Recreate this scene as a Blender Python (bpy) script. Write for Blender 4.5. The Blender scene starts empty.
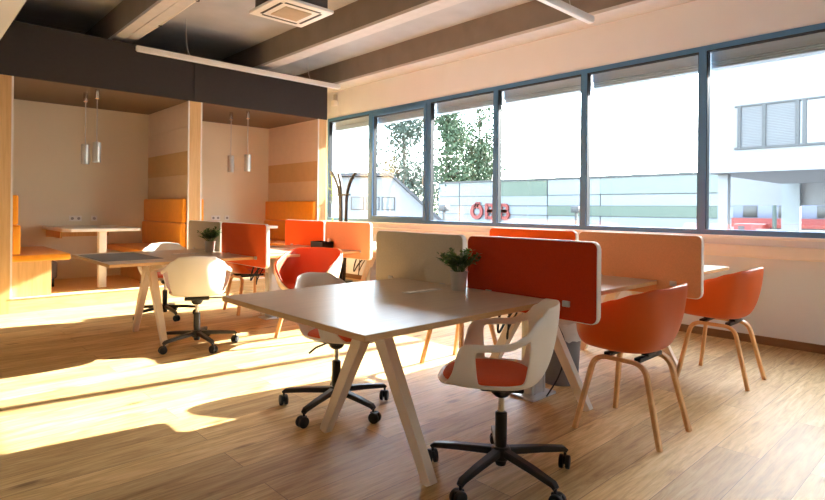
import bpy, bmesh, math, random
from math import sin, cos, pi, radians as R
from mathutils import Vector, Matrix
random.seed(7)
C = bpy.context.scene.collection
sc = bpy.context.scene

# ---------------------------------------------------------------- camera
TH = R(43.2213); RO = R(0.5616)
fw = Vector((sin(TH), cos(TH), 0)); rt = Vector((cos(TH), -sin(TH), 0)); up = Vector((0, 0, 1))
rx = rt*cos(RO) + up*sin(RO); uy = up*cos(RO) - rt*sin(RO)
cam = bpy.data.cameras.new('camera'); cam.sensor_width = 36; cam.lens = 555/825*36
cam.shift_y = -40.8/825; cam.clip_end = 500
co = bpy.data.objects.new('camera', cam); C.objects.link(co)
m = Matrix((rx, uy, -fw)).transposed().to_4x4(); m.translation = Vector((0, 0, 1.2))
co.matrix_world = m; sc.camera = co

# ---------------------------------------------------------------- light
w = bpy.data.worlds.new('sky'); sc.world = w; w.use_nodes = True
nt = w.node_tree; bg = nt.nodes['Background']
sky = nt.nodes.new('ShaderNodeTexSky'); sky.sky_type = 'NISHITA'; sky.sun_disc = False
sky.sun_elevation = R(24.7); sky.sun_rotation = R(97.5); sky.air_density = 1.0; sky.dust_density = 1.0
hs = nt.nodes.new('ShaderNodeHueSaturation'); hs.inputs['Saturation'].default_value = 0.6
nt.links.new(sky.outputs[0], hs.inputs['Color']); nt.links.new(hs.outputs[0], bg.inputs[0])
bg.inputs[1].default_value = 1.8
AZ = R(7.5); EL = R(24.7)
sl = bpy.data.lights.new('sun', 'SUN'); sl.energy = 22; sl.angle = R(0.6); sl.color = (1, 0.97, 0.93)
so = bpy.data.objects.new('sun', sl); C.objects.link(so)
sd = Vector((-cos(AZ)*cos(EL), sin(AZ)*cos(EL), -sin(EL)))
so.rotation_euler = sd.to_track_quat('-Z', 'Y').to_euler(); so.location = (12, -1, 8)
vs = sc.view_settings; vs.view_transform = 'Standard'; vs.look = 'None'; vs.gamma = 1; vs.use_curve_mapping = False
vs.exposure = 1.12
sc.cycles.use_denoising = True
sc.cycles.max_bounces = 12; sc.cycles.diffuse_bounces = 8; sc.cycles.transparent_max_bounces = 16
sc.cycles.sample_clamp_indirect = 12

# ---------------------------------------------------------------- helpers
def lin(c):
    return tuple((v/255/12.92 if v/255 <= .04045 else ((v/255+.055)/1.055)**2.4) for v in c)
MATS = {}
def mat(name, rgb, rough=.5, metal=0, var=.06, vscale=8, bump=0, bscale=60, spec=.5, sheen=0, emit=0, stretch=(1, 1, 1), lin_in=False):
    if name in MATS: return MATS[name]
    mt = bpy.data.materials.new(name); mt.use_nodes = True; MATS[name] = mt
    n = mt.node_tree; b = n.nodes['Principled BSDF']
    c = rgb if lin_in else lin(rgb)
    tc = n.nodes.new('ShaderNodeTexCoord'); mp = n.nodes.new('ShaderNodeMapping'); mp.inputs['Scale'].default_value = stretch
    n.links.new(tc.outputs['Object'], mp.inputs[0])
    no = n.nodes.new('ShaderNodeTexNoise'); no.inputs['Scale'].default_value = vscale; no.inputs['Detail'].default_value = 5
    n.links.new(mp.outputs[0], no.inputs['Vector'])
    mx = n.nodes.new('ShaderNodeMix'); mx.data_type = 'RGBA'
    mx.inputs[6].default_value = (*[max(0, v*(1-var*2)) for v in c], 1); mx.inputs[7].default_value = (*[min(1, v*(1+var*2)) for v in c], 1)
    n.links.new(no.outputs[0], mx.inputs[0]); n.links.new(mx.outputs[2], b.inputs['Base Color'])
    b.inputs['Roughness'].default_value = rough; b.inputs['Metallic'].default_value = metal
    b.inputs['Specular IOR Level'].default_value = spec
    if sheen: b.inputs['Sheen Weight'].default_value = sheen
    if emit:
        b.inputs['Emission Color'].default_value = (*c, 1); b.inputs['Emission Strength'].default_value = emit
    if bump:
        n2 = n.nodes.new('ShaderNodeTexNoise'); n2.inputs['Scale'].default_value = bscale; n.links.new(mp.outputs[0], n2.inputs['Vector'])
        bp = n.nodes.new('ShaderNodeBump'); bp.inputs['Strength'].default_value = bump; bp.inputs['Distance'].default_value = .01
        n.links.new(n2.outputs[0], bp.inputs['Height']); n.links.new(bp.outputs[0], b.inputs['Normal'])
    return mt

def floor_mat():
    mt = bpy.data.materials.new('oak_floor'); mt.use_nodes = True; n = mt.node_tree; L = n.links.new; N = n.nodes.new
    b = n.nodes['Principled BSDF']; tc = N('ShaderNodeTexCoord')
    br = N('ShaderNodeTexBrick'); br.inputs['Scale'].default_value = 1; br.inputs['Brick Width'].default_value = 1.9; br.inputs['Row Height'].default_value = .2
    br.inputs['Mortar Size'].default_value = .0012; br.offset = .37; br.offset_frequency = 2; br.inputs['Bias'].default_value = 0
    br.inputs['Color1'].default_value = (0, 0, 0, 1); br.inputs['Color2'].default_value = (1, 1, 1, 1); br.inputs['Mortar'].default_value = (.5, .5, .5, 1)
    L(tc.outputs['Object'], br.inputs['Vector'])
    mp = N('ShaderNodeMapping'); mp.inputs['Scale'].default_value = (1.1, 9, 1); L(tc.outputs['Object'], mp.inputs[0])
    # per-plank offset so grain differs
    ad = N('ShaderNodeVectorMath'); ad.operation = 'ADD'; sc1 = N('ShaderNodeVectorMath'); sc1.operation = 'SCALE'; sc1.inputs['Scale'].default_value = 7
    L(br.outputs['Color'], sc1.inputs[0]); L(mp.outputs[0], ad.inputs[0]); L(sc1.outputs[0], ad.inputs[1])
    g = N('ShaderNodeTexNoise'); g.inputs['Scale'].default_value = 2.2; g.inputs['Detail'].default_value = 9; g.inputs['Roughness'].default_value = .65; g.inputs['Distortion'].default_value = 1.2
    L(ad.outputs[0], g.inputs['Vector'])
    r = N('ShaderNodeValToRGB'); e = r.color_ramp.elements
    e[0].position = .28; e[0].color = (*lin((168, 130, 74)), 1); e[1].position = .72; e[1].color = (*lin((228, 200, 146)), 1)
    x = e.new(.5); x.color = (*lin((208, 172, 114)), 1)
    L(g.outputs[0], r.inputs[0])
    mf = N('ShaderNodeMapping'); mf.inputs['Scale'].default_value = (2.2, 48, 1); L(tc.outputs['Object'], mf.inputs[0])
    af = N('ShaderNodeVectorMath'); af.operation = 'ADD'; L(mf.outputs[0], af.inputs[0]); L(sc1.outputs[0], af.inputs[1])
    gf = N('ShaderNodeTexNoise'); gf.inputs['Scale'].default_value = 2.0; gf.inputs['Detail'].default_value = 6; gf.inputs['Distortion'].default_value = .8; L(af.outputs[0], gf.inputs['Vector'])
    fr_ = N('ShaderNodeValToRGB'); fr_.color_ramp.elements[0].position = .3; fr_.color_ramp.elements[0].color = (.70, .64, .56, 1); fr_.color_ramp.elements[1].position = .55; fr_.color_ramp.elements[1].color = (1, 1, 1, 1)
    L(gf.outputs[0], fr_.inputs[0])
    fm = N('ShaderNodeMix'); fm.data_type = 'RGBA'; fm.blend_type = 'MULTIPLY'; fm.inputs[0].default_value = .8; L(r.outputs[0], fm.inputs[6]); L(fr_.outputs[0], fm.inputs[7])
    pm = N('ShaderNodeMix'); pm.data_type = 'RGBA'; pm.blend_type = 'MULTIPLY'; pm.inputs[0].default_value = 1
    pr = N('ShaderNodeValToRGB'); pr.color_ramp.elements[0].color = (.74, .71, .68, 1); pr.color_ramp.elements[1].color = (1.1, 1.1, 1.1, 1)
    L(br.outputs['Color'], pr.inputs[0]); L(fm.outputs[2], pm.inputs[6]); L(pr.outputs[0], pm.inputs[7])
    # knots
    mk = N('ShaderNodeMapping'); mk.inputs['Scale'].default_value = (1.3, 3.6, 1); L(tc.outputs['Object'], mk.inputs[0])
    k = N('ShaderNodeTexVoronoi'); k.inputs['Scale'].default_value = 1.5; L(mk.outputs[0], k.inputs['Vector'])
    wob = N('ShaderNodeMath'); wob.operation = 'MULTIPLY_ADD'; wob.inputs[1].default_value = .16; L(g.outputs[0], wob.inputs[0]); L(k.outputs['Distance'], wob.inputs[2])
    kr = N('ShaderNodeValToRGB'); kr.color_ramp.elements[0].position = .13; kr.color_ramp.elements[0].color = (.32, .24, .18, 1)
    kr.color_ramp.elements[1].position = .24; kr.color_ramp.elements[1].color = (1, 1, 1, 1)
    L(wob.outputs[0], kr.inputs[0])
    km = N('ShaderNodeMix'); km.data_type = 'RGBA'; km.blend_type = 'MULTIPLY'; km.inputs[0].default_value = .85
    L(pm.outputs[2], km.inputs[6]); L(kr.outputs[0], km.inputs[7])
    sm = N('ShaderNodeMix'); sm.data_type = 'RGBA'; sm.inputs[7].default_value = (*lin((105, 72, 40)), 1)
    L(br.outputs['Fac'], sm.inputs[0]); L(km.outputs[2], sm.inputs[6]); L(sm.outputs[2], b.inputs['Base Color'])
    rr = N('ShaderNodeMapRange'); rr.inputs['To Min'].default_value = .48; rr.inputs['To Max'].default_value = .62; L(g.outputs[0], rr.inputs[0]); L(rr.outputs[0], b.inputs['Roughness']); b.inputs['Specular IOR Level'].default_value = .6
    bp = N('ShaderNodeBump'); bp.inputs['Strength'].default_value = .12; bp.inputs['Distance'].default_value = .004; L(g.outputs[0], bp.inputs['Height']); L(bp.outputs[0], b.inputs['Normal'])
    return mt

def wood_mat(name, a, b_, scale=(1, 1, 1), rough=.4, freq=3, spec=.5):
    mt = bpy.data.materials.new(name); mt.use_nodes = True; n = mt.node_tree; L = n.links.new; N = n.nodes.new
    b = n.nodes['Principled BSDF']; tc = N('ShaderNodeTexCoord'); mp = N('ShaderNodeMapping'); mp.inputs['Scale'].default_value = scale
    L(tc.outputs['Object'], mp.inputs[0])
    g = N('ShaderNodeTexNoise'); g.inputs['Scale'].default_value = freq; g.inputs['Detail'].default_value = 8; g.inputs['Roughness'].default_value = .6; g.inputs['Distortion'].default_value = .6
    L(mp.outputs[0], g.inputs['Vector'])
    r = N('ShaderNodeValToRGB'); r.color_ramp.elements[0].position = .3; r.color_ramp.elements[1].position = .7
    r.color_ramp.elements[0].color = (*lin(a), 1); r.color_ramp.elements[1].color = (*lin(b_), 1)
    L(g.outputs[0], r.inputs[0]); L(r.outputs[0], b.inputs['Base Color']); b.inputs['Roughness'].default_value = rough
    b.inputs['Specular IOR Level'].default_value = spec
    MATS[name] = mt
    return mt

def glass_mat():
    mt = bpy.data.materials.new('window_glass'); mt.use_nodes = True; n = mt.node_tree; n.nodes.clear(); N = n.nodes.new
    o = N('ShaderNodeOutputMaterial'); t = N('ShaderNodeBsdfTransparent'); t.inputs[0].default_value = (.94, .97, .97, 1)
    g = N('ShaderNodeBsdfGlossy'); g.inputs['Roughness'].default_value = .01
    f = N('ShaderNodeLayerWeight'); f.inputs[0].default_value = .5; mx = N('ShaderNodeMixShader')
    pw = N('ShaderNodeMath'); pw.operation = 'POWER'; pw.inputs[1].default_value = 5; n.links.new(f.outputs['Facing'], pw.inputs[0])
    ma = N('ShaderNodeMath'); ma.operation = 'MULTIPLY_ADD'; ma.inputs[1].default_value = .7; ma.inputs[2].default_value = .035; n.links.new(pw.outputs[0], ma.inputs[0])
    n.links.new(ma.outputs[0], mx.inputs[0]); n.links.new(t.outputs[0], mx.inputs[1]); n.links.new(g.outputs[0], mx.inputs[2]); n.links.new(mx.outputs[0], o.inputs[0])
    return mt

def box(bm, x0, x1, y0, y1, z0, z1, bev=0, seg=2, M=None):
    v = [bm.verts.new((x, y, z)) for x in (x0, x1) for y in (y0, y1) for z in (z0, z1)]
    F = [(0, 1, 3, 2), (4, 6, 7, 5), (0, 4, 5, 1), (2, 3, 7, 6), (0, 2, 6, 4), (1, 5, 7, 3)]
    fs = [bm.faces.new([v[i] for i in f]) for f in F]
    if bev:
        es = {e for f in fs for e in f.edges}
        r = bmesh.ops.bevel(bm, geom=list(es), offset=bev, segments=seg, affect='EDGES', profile=.5)
        v = list({q for f in r['faces'] for q in f.verts} | {q for q in v if q.is_valid})
    if M is not None:
        bmesh.ops.transform(bm, matrix=M, verts=[q for q in v if q.is_valid])
    return bm
def bx(*a, **k): return box(bmesh.new(), *a, **k)

def lathe(bm, prof, cx=0, cy=0, n=24, cap0=True, cap1=True):
    rings = []
    for r, z in prof:
        rings.append([bm.verts.new((cx+r*cos(2*pi*i/n), cy+r*sin(2*pi*i/n), z)) for i in range(n)])
    for a, b in zip(rings, rings[1:]):
        for i in range(n): bm.faces.new((a[i], a[(i+1) % n], b[(i+1) % n], b[i]))
    if cap0: bm.faces.new(rings[0][::-1])
    if cap1: bm.faces.new(rings[-1])
    return bm

def sweep(bm, pts, sec, twist=None, upv=(0, 0, 1), cap=True):
    """sec: list of (a,b) offsets, or callable i->list ; swept along pts"""
    pts = [Vector(p) for p in pts]; rings = []; ref = Vector(upv)
    for i, p in enumerate(pts):
        t = (pts[min(i+1, len(pts)-1)] - pts[max(i-1, 0)]).normalized()
        s = t.cross(ref)
        if s.length < 1e-4: s = t.cross(Vector((1, 0, 0)))
        s.normalize(); u = s.cross(t).normalized()
        q = sec(i/(len(pts)-1)) if callable(sec) else sec
        rings.append([bm.verts.new(p + s*a + u*b) for a, b in q])
    k = len(rings[0])
    for a, b in zip(rings, rings[1:]):
        for i in range(k): bm.faces.new((a[i], a[(i+1) % k], b[(i+1) % k], b[i]))
    if cap: bm.faces.new(rings[0][::-1]); bm.faces.new(rings[-1])
    return bm
def circ(r, n=10): return [(r*cos(2*pi*i/n), r*sin(2*pi*i/n)) for i in range(n)]
def rect(a, b, c=.25):
    a /= 2; b /= 2; k = min(a, b)*c
    return [(-a+k, -b), (a-k, -b), (a, -b+k), (a, b-k), (a-k, b), (-a+k, b), (-a, b-k), (-a, -b+k)]
def tube(bm, pts, r, n=10): return sweep(bm, pts, circ(r, n), upv=(.123, .05, .99))
def smoothpath(pts, it=3):
    pts = [Vector(p) for p in pts]
    for _ in range(it):
        q = [pts[0]]
        for a, b in zip(pts, pts[1:]): q += [a*.75+b*.25, a*.25+b*.75]
        q.append(pts[-1]); pts = q
    return pts
def fillet(pts, r, n=5):
    pts = [Vector(p) for p in pts]; out = [pts[0]]
    for a, b, c in zip(pts, pts[1:], pts[2:]):
        d1 = (a-b).normalized(); d2 = (c-b).normalized(); p1 = b+d1*r; p2 = b+d2*r
        for i in range(n+1):
            t = i/n; out.append(p1*(1-t)**2 + b*2*t*(1-t) + p2*t*t)
    out.append(pts[-1]); return out
def rrect(w, h, r, n=6):
    o = []
    for cx_, cy_, a0 in ((w/2-r, h/2-r, 0), (-w/2+r, h/2-r, 90), (-w/2+r, -h/2+r, 180), (w/2-r, -h/2+r, 270)):
        for i in range(n+1):
            a = R(a0+90*i/n); o.append((cx_+r*cos(a), cy_+r*sin(a)))
    return o
def prism(bm, outline, t0, t1, M=Matrix(), bev=0):
    a = [bm.verts.new(M @ Vector((x, y, t0))) for x, y in outline]; b = [bm.verts.new(M @ Vector((x, y, t1))) for x, y in outline]
    n = len(a); f1 = bm.faces.new(a[::-1]); f2 = bm.faces.new(b)
    for i in range(n): bm.faces.new((a[i], a[(i+1) % n], b[(i+1) % n], b[i]))
    if bev: bmesh.ops.bevel(bm, geom=list(set(f1.edges) | set(f2.edges)), offset=bev, segments=3, affect='EDGES', profile=.5)
    return bm

def obj(name, bm, m, parent=None, smooth=True, ang=35, loc=None, label=None):
    bmesh.ops.recalc_face_normals(bm, faces=bm.faces)
    me = bpy.data.meshes.new(name); bm.to_mesh(me); bm.free()
    if smooth:
        me.polygons.foreach_set('use_smooth', [True]*len(me.polygons)); me.set_sharp_from_angle(angle=R(ang))
    me.materials.append(m)
    o = bpy.data.objects.new(name, me); C.objects.link(o)
    if parent: o.parent = parent
    if loc: o.location = loc
    if label: o['label'] = label
    return o
def tag(o, label, cat, group=None, kind=None):
    o['label'] = label; o['category'] = cat
    if group: o['group'] = group
    if kind: o['kind'] = kind
    return o
def thing(name, label, cat, loc=(0, 0, 0), rz=0, group=None, kind=None):
    o = bpy.data.objects.new(name, None); C.objects.link(o); o.empty_display_size = .1
    o.location = loc; o.rotation_euler = (0, 0, rz)
    return tag(o, label, cat, group, kind)
def struct(name, bm, m, parent=None, label=None, **k):
    o = obj(name, bm, m, parent, **k)
    if not parent:
        o['kind'] = 'structure'
        if label: o['label'] = label
    return o
def dup(root, loc, rz, label, group=None):
    r = root.copy(); C.objects.link(r); r.location = loc; r.rotation_euler = (0, 0, rz); r['label'] = label
    if group: r['group'] = group
    for ch in list(root.children):
        c = ch.copy(); C.objects.link(c); c.parent = r
        for g in list(ch.children):
            d = g.copy(); C.objects.link(d); d.parent = c
    return r

# ---------------------------------------------------------------- materials
M_floor = floor_mat()
M_wall = mat('white_paint', (226, 230, 236), .75, var=.02, vscale=3, bump=.05, bscale=200)
M_nook = mat('nook_back_paint', (228, 216, 190), .75, var=.025, vscale=2)
M_conc = mat('ceiling_concrete', (182, 182, 182), .85, var=.1, vscale=2.5, bump=.15, bscale=25)
M_beam = mat('beam_concrete', (134, 124, 114), .85, var=.1, vscale=4, bump=.15, bscale=30)
M_beamlow = mat('beam_edge_paint', (204, 200, 196), .7)
M_fascia = mat('fascia_anthracite', (50, 42, 38), .7, var=.08, vscale=30, bump=.05, bscale=200)
M_soffit = mat('soffit_brown', (112, 92, 74), .6, var=.05, vscale=20)
M_oakv = wood_mat('oak_veneer', (205, 160, 98), (226, 184, 126), (14, 14, .7), .45, 3)
M_oakh = wood_mat('oak_plinth', (206, 168, 112), (228, 194, 142), (1.2, 12, 12), .5, 3)
M_trimw = mat('white_edging', (235, 228, 218), .5, var=.02)
M_tan = mat('tan_panel', (206, 170, 124), .7, var=.04)
M_ltan = mat('light_tan_panel', (216, 190, 156), .7, var=.04)
M_cream = mat('cream_panel', (226, 206, 188), .7, var=.03)
M_frame = mat('blue_grey_aluminium', (78, 124, 166), .4, metal=.0, var=.03)
M_black = mat('black_plastic', (24, 23, 24), .38, var=.03)
M_rubber = mat('black_rubber', (14, 14, 15), .5, var=.03)
M_chrome = mat('chrome', (210, 208, 204), .18, metal=1, var=.02)
M_steel = mat('brushed_steel', (206, 203, 196), .38, metal=.85, var=.06, vscale=40, stretch=(1, 1, .1))
M_alu = mat('aluminium', (196, 194, 192), .4, metal=.6, var=.03)
M_blind = mat('blind_slats_grey', (186, 192, 196), .6, var=.03)
M_leather = mat('amber_upholstery', (244, 158, 12), .6, var=.05, vscale=15, bump=.1, bscale=250, sheen=.2)
M_orange_shade = mat('shaded_orange_felt', (188, 54, 10), .9, var=.07, vscale=120, bump=.2, bscale=500, sheen=.1, spec=.2)  # same felt as the orange one, with its shade put into the colour
M_orange = mat('orange_felt', (238, 92, 20), .9, var=.07, vscale=120, bump=.2, bscale=500, sheen=.1, spec=.2)
M_peach = mat('peach_felt', (226, 158, 112), .9, var=.06, vscale=120, bump=.2, bscale=500, spec=.2)
M_grey = mat('taupe_felt', (200, 184, 156), .9, var=.06, vscale=120, bump=.2, bscale=500, spec=.2)
M_desk = wood_mat('desk_laminate', (190, 168, 146), (206, 184, 160), (1.2, 16, 16), .3, 2.5, .6)
M_deskedge = wood_mat('desk_edge_oak', (196, 152, 100), (214, 172, 120), (2, 2, 20), .45, 3)
M_legw = mat('cream_lacquered_steel', (232, 214, 190), .4, var=.02)
M_shellw = mat('white_plastic', (236, 228, 216), .35, var=.015)
M_shello = mat('burnt_orange_plastic', (206, 84, 10), .42, var=.03, vscale=5)
M_shellb = mat('red_brown_plastic', (184, 66, 14), .45, var=.03)
M_pad = mat('orange_seat_fabric', (222, 84, 34), .85, var=.08, vscale=90, bump=.2, bscale=400, sheen=.2)
M_oakleg = wood_mat('oak_leg', (208, 152, 92), (228, 178, 120), (3, 3, 3), .42, 5)
M_leaf = mat('leaf_green', (74, 112, 46), .5, var=.35, vscale=30)
M_leafl = mat('leaf_light_green', (128, 150, 76), .5, var=.2, vscale=30)
M_soil = mat('dark_soil', (48, 36, 28), .9, var=.2, vscale=60)
M_patch = mat('dark_grey_patch', (112, 104, 98), .7, var=.05, vscale=60)
M_glass = glass_mat()
M_white = mat('white_gloss', (240, 238, 234), .35, var=.01)

# ---------------------------------------------------------------- room shell
XW = 5.81; YB = 9.12; ZC = 3.66
struct('floor', bx(-3.2, 6.0, -3.6, 9.3, -.1, 0), M_floor, smooth=False)
struct('ceiling', bx(-3.2, 6.1, -3.6, 9.3, ZC, ZC+.2), M_conc, smooth=False)
bm = bmesh.new()
box(bm, XW, XW+.28, -3.6, 9.3, 0, .955); box(bm, XW, XW+.28, -3.6, 9.3, 2.829, ZC)
box(bm, XW, XW+.28, -3.6, -3.0, .955, 2.829); box(bm, XW, XW+.28, 8.44, 9.3, .955, 2.829)
struct('wall_right', bm, M_wall, smooth=False)
struct('wall_back', bx(-3.2, XW, YB, YB+.18, 0, ZC), M_nook, smooth=False)
struct('wall_left', bx(-3.2, -3.0, -3.6, YB, 0, ZC), M_wall, smooth=False)
struct('wall_front', bx(-3.0, XW, -3.6, -3.4, 0, ZC), M_wall, smooth=False)
struct('baseboard_right', bx(XW-.018, XW, -3.4, YB, 0, .073), mat('baseboard_oak', (128, 92, 58), .5, var=.1, stretch=(1, 1, 10)), smooth=False)
# window sill and cable duct under it
bm = bmesh.new(); box(bm, XW-.05, XW+.1, -3.0, 8.44, .955, .984, .004)
struct('trim_1', bm, M_white, label='white window sill')
bm = bmesh.new(); box(bm, XW-.06, XW, -3.0, 8.44, .785, .895, .004); box(bm, XW-.066, XW-.06, -3.0, 8.44, .79, .80); box(bm, XW-.066, XW-.06, -3.0, 8.44, .875, .885)
struct('trim_2', bm, M_trimw, label='white cable duct along the window wall')
struct('trim_3', bx(5.47, XW, -3.4, YB, 3.3, 3.335), M_beamlow, smooth=False, label='pale lower edge of the beam above the windows')
struct('trim_4', bx(5.47, XW, -3.4, YB, 3.335, ZC), M_beam, smooth=False, label='concrete ceiling beam above the windows')
for i, (a, b) in enumerate(((4.0, 4.2), (2.0, 2.24), (-.9, -.6))):
    struct('trim_%d' % (5+2*i), bx(a, b, -3.4, YB, 3.335, ZC), M_beam, smooth=False, label='brown concrete ceiling beam')
    bm = bmesh.new(); mid = a+(b-a)*.52
    box(bm, a, mid-.006, -3.4, YB, 3.3, 3.335); box(bm, mid+.006, b+.01, -3.4, YB, 3.305, 3.335)
    struct('trim_%d' % (6+2*i), bm, M_beamlow, smooth=False, label='pale strip on the underside of a ceiling beam')
struct('trim_11', bx(-.35, .665, -3.4, 7.0, 2.6, ZC), M_wall, smooth=False, label='white boxed-in duct at the ceiling')

# windows
mull = [8.45, 7.22, 5.84, 4.59, 3.31, 2.03, .75, -.53, -1.78, -3.0]
for i in range(len(mull)-1):
    y1, y0 = mull[i], mull[i+1]; z0, z1 = .984, 2.829
    r = bpy.data.objects.new('window_%d' % (i+1), None); C.objects.link(r); r.location = (XW, (y0+y1)/2, z0); r['kind'] = 'structure'
    hw = (y1-y0)/2; H = z1-z0; f = .036
    bm = bmesh.new()
    box(bm, -.012, .07, -hw, -hw+f, 0, H); box(bm, -.012, .07, hw-f, hw, 0, H); box(bm, -.012, .07, -hw+f, hw-f, 0, .05); box(bm, -.012, .07, -hw+f, hw-f, H-.05, H)
    struct('window_frame', bm, M_frame, r, smooth=False)
    gx = .05; iw = hw-f; zb, zt = .05, H-.05
    if i == 1:   # opening sash
        bm = bmesh.new(); s = .055
        box(bm, -.03, .06, -iw, -iw+s, zb, zt, .004); box(bm, -.03, .06, iw-s, iw, zb, zt, .004); box(bm, -.03, .06, -iw+s, iw-s, zb, zb+s, .004); box(bm, -.03, .06, -iw+s, iw-s, zt-s, zt, .004)
        struct('sash', bm, M_frame, r); iw -= s; zb += s; zt -= s
        bm = bmesh.new(); box(bm, -.03, -.015, -hw+.055, -hw+.085, .62, .72, .004); box(bm, -.06, -.03, -hw+.062, -hw+.078, .69, .705, .003); box(bm, -.06, -.045, -hw+.062, -hw+.078, .58, .705, .004)
        struct('window_handle', bm, M_alu, r)
    bm = bmesh.new(); q = .008
    box(bm, -.004, .066, -iw, -iw+q, zb, zt); box(bm, -.004, .066, iw-q, iw, zb, zt); box(bm, -.004, .066, -iw+q, iw-q, zt-q, zt)
    struct('gasket', bm, M_rubber, r, smooth=False); iw -= q
    struct('pane', bx(gx, gx+.006, -iw, iw, zb, zt), M_glass, r, smooth=False)
    bm = bmesh.new(); n = 5; bh = .155
    box(bm, .13, .25, -hw+.03, hw-.03, H-.05-bh*.55, H+.0)
    for k in range(4): box(bm, .12, .24, -hw+.03, hw-.03, H-.05-bh+k*.022, H-.05-bh+k*.022+.012)
    struct('blind', bm, M_blind, r, smooth=False)

# ---------------------------------------------------------------- seating nooks
YK = 7.51
struct('floor_nook', bx(.963, 5.126, YK, YB, .0, .165), M_oakh, smooth=False, label='oak plinth floor of the seating nooks')
struct('trim_12', bx(.963, 4.99, YK-.004, YK+.03, .15, .166, .003), M_trimw, label='white edge of the nook plinth')
struct('trim_13', bx(-3.0, 5.126, YK-.02, YK+.02, 2.63, 3.24), M_fascia, smooth=False, label='dark fascia above the nooks')
bm = bmesh.new(); box(bm, 2.973, 2.977, YK-.0225, YK-.019, 2.63, 3.24)
struct('trim_14', bm, M_rubber, smooth=False, label='joint in the dark fascia')
struct('ceiling_nook', bx(-3.0, 5.126, YK+.02, YB, 2.63, 2.69), M_soffit, smooth=False)
bm = bmesh.new(); box(bm, -3.0, .963, YK, YB, 0, 2.63)
struct('wall_nook_left', bm, M_oakv, smooth=False)
struct('trim_15', bx(.963, .983, YK, YB, .165, 2.63), M_trimw, smooth=False, label='white edging of the left nook panel')
def panelled(x, sgn, name):
    bm = bmesh.new(); zs = [.165, 1.3, 1.64, 1.645, 1.96, 2.29, 2.295, 2.63]
    for (a, b, mm, nm) in ((.165, 1.64, M_ltan, 'lower_panel'), (1.645, 1.96, M_tan, 'tan_panel'), (1.962, 2.288, M_cream, 'cream_panel'), (2.292, 2.63, M_cream, 'cream_panel')):
        struct(nm, bx(x if sgn > 0 else x-.012, x+.012 if sgn > 0 else x, YK+.02, YB, a, b), mm, parent_map[name], smooth=False)
parent_map = {}
for nm, x0, x1 in (('wall_nook_divider', 2.925, 3.075), ('wall_nook_right', 4.99, 5.126)):
    parent_map[nm] = struct(nm, bx(x0, x1, YK, YB, .0 if nm.endswith('t') and 0 else .165 if nm == 'wall_nook_divider' else 0, 2.63), M_oakv, smooth=False)
struct('edging', bx(2.906, 2.925, YK, YK+.02, .165, 2.63), M_trimw, parent_map['wall_nook_divider'], smooth=False)
struct('edging', bx(3.075, 3.096, YK, YK+.02, .165, 2.63), M_trimw, parent_map['wall_nook_divider'], smooth=False)
struct('edging', bx(4.973, 4.99, YK, YK+.02, .165, 2.63), M_trimw, parent_map['wall_nook_right'], smooth=False)
panelled(2.925, -1, 'wall_nook_divider'); panelled(3.075, 1, 'wall_nook_divider'); panelled(4.99, -1, 'wall_nook_right')

ZP = .165
def bench(x, side, label):
    """side=+1: back against the plane at x, seat extends towards +X"""
    t = thing('upholstered_bench', label, 'bench', (x, 0, ZP), 0, 'orange benches in the nooks')
    s = side
    def b(a, c, *r, **k): return bx(min(s*a, s*c), max(s*a, s*c), *r, **k)
    obj('bench_base', b(.0, .38, YK+.05, YB-.004, 0, .40), M_oakv, t, smooth=False)
    obj('seat_cushion', b(.0, .57, YK+.03, YB-.004, .40, .475, bev=.015), M_leather, t)
    obj('back_cushion', b(.0, .085, YK+.04, YB-.004, .475, .815, bev=.025, seg=3), M_leather, t)
    obj('back_cushion', b(.0, .06, YK+.04, YB-.004, .818, 1.15, bev=.02, seg=3), M_leather, t)
    return t
bench(.983, 1, 'orange bench against the left oak panel of the left nook')
bench(2.911, -1, 'orange bench on the right side of the left nook, backed by the divider')
bench(3.089, 1, 'orange bench behind the divider on the left side of the right nook')
bench(4.976, -1, 'orange bench on the right side of the right nook, nearest the windows')

def nook_table(x0, x1, label):
    t = thing('nook_table', label, 'table', ((x0+x1)/2, 0, ZP), 0, 'tables in the nooks'); hw = (x1-x0)/2
    bm = bmesh.new(); prism(bm, [(-hw, 0), (-hw, YB-7.85)][:0] or [(-hw, 9.1), (-hw, 7.83), (-hw+.08, 7.75), (hw-.03, 7.75), (hw, 7.78), (hw, 9.1)], .715, .755, bev=.004)
    obj('tabletop', bm, M_white, t)
    obj('table_leg', bx(-.03, .06, 7.86, 7.95, 0.0, .715, bev=.006), M_white, t)
    bm = bmesh.new(); box(bm, -hw+.05, hw-.05, 9.06, 9.1, .60, .715); box(bm, -hw+.05, -hw+.07, 8.2, 9.06, .62, .715)
    obj('wall_bracket', bm, M_oakv, t, smooth=False)
    return t
nook_table(1.52, 2.40, 'white fixed table on a single leg inside the left nook')
nook_table(3.68, 4.42, 'white fixed table inside the right nook, half hidden by desk screens')

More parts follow.
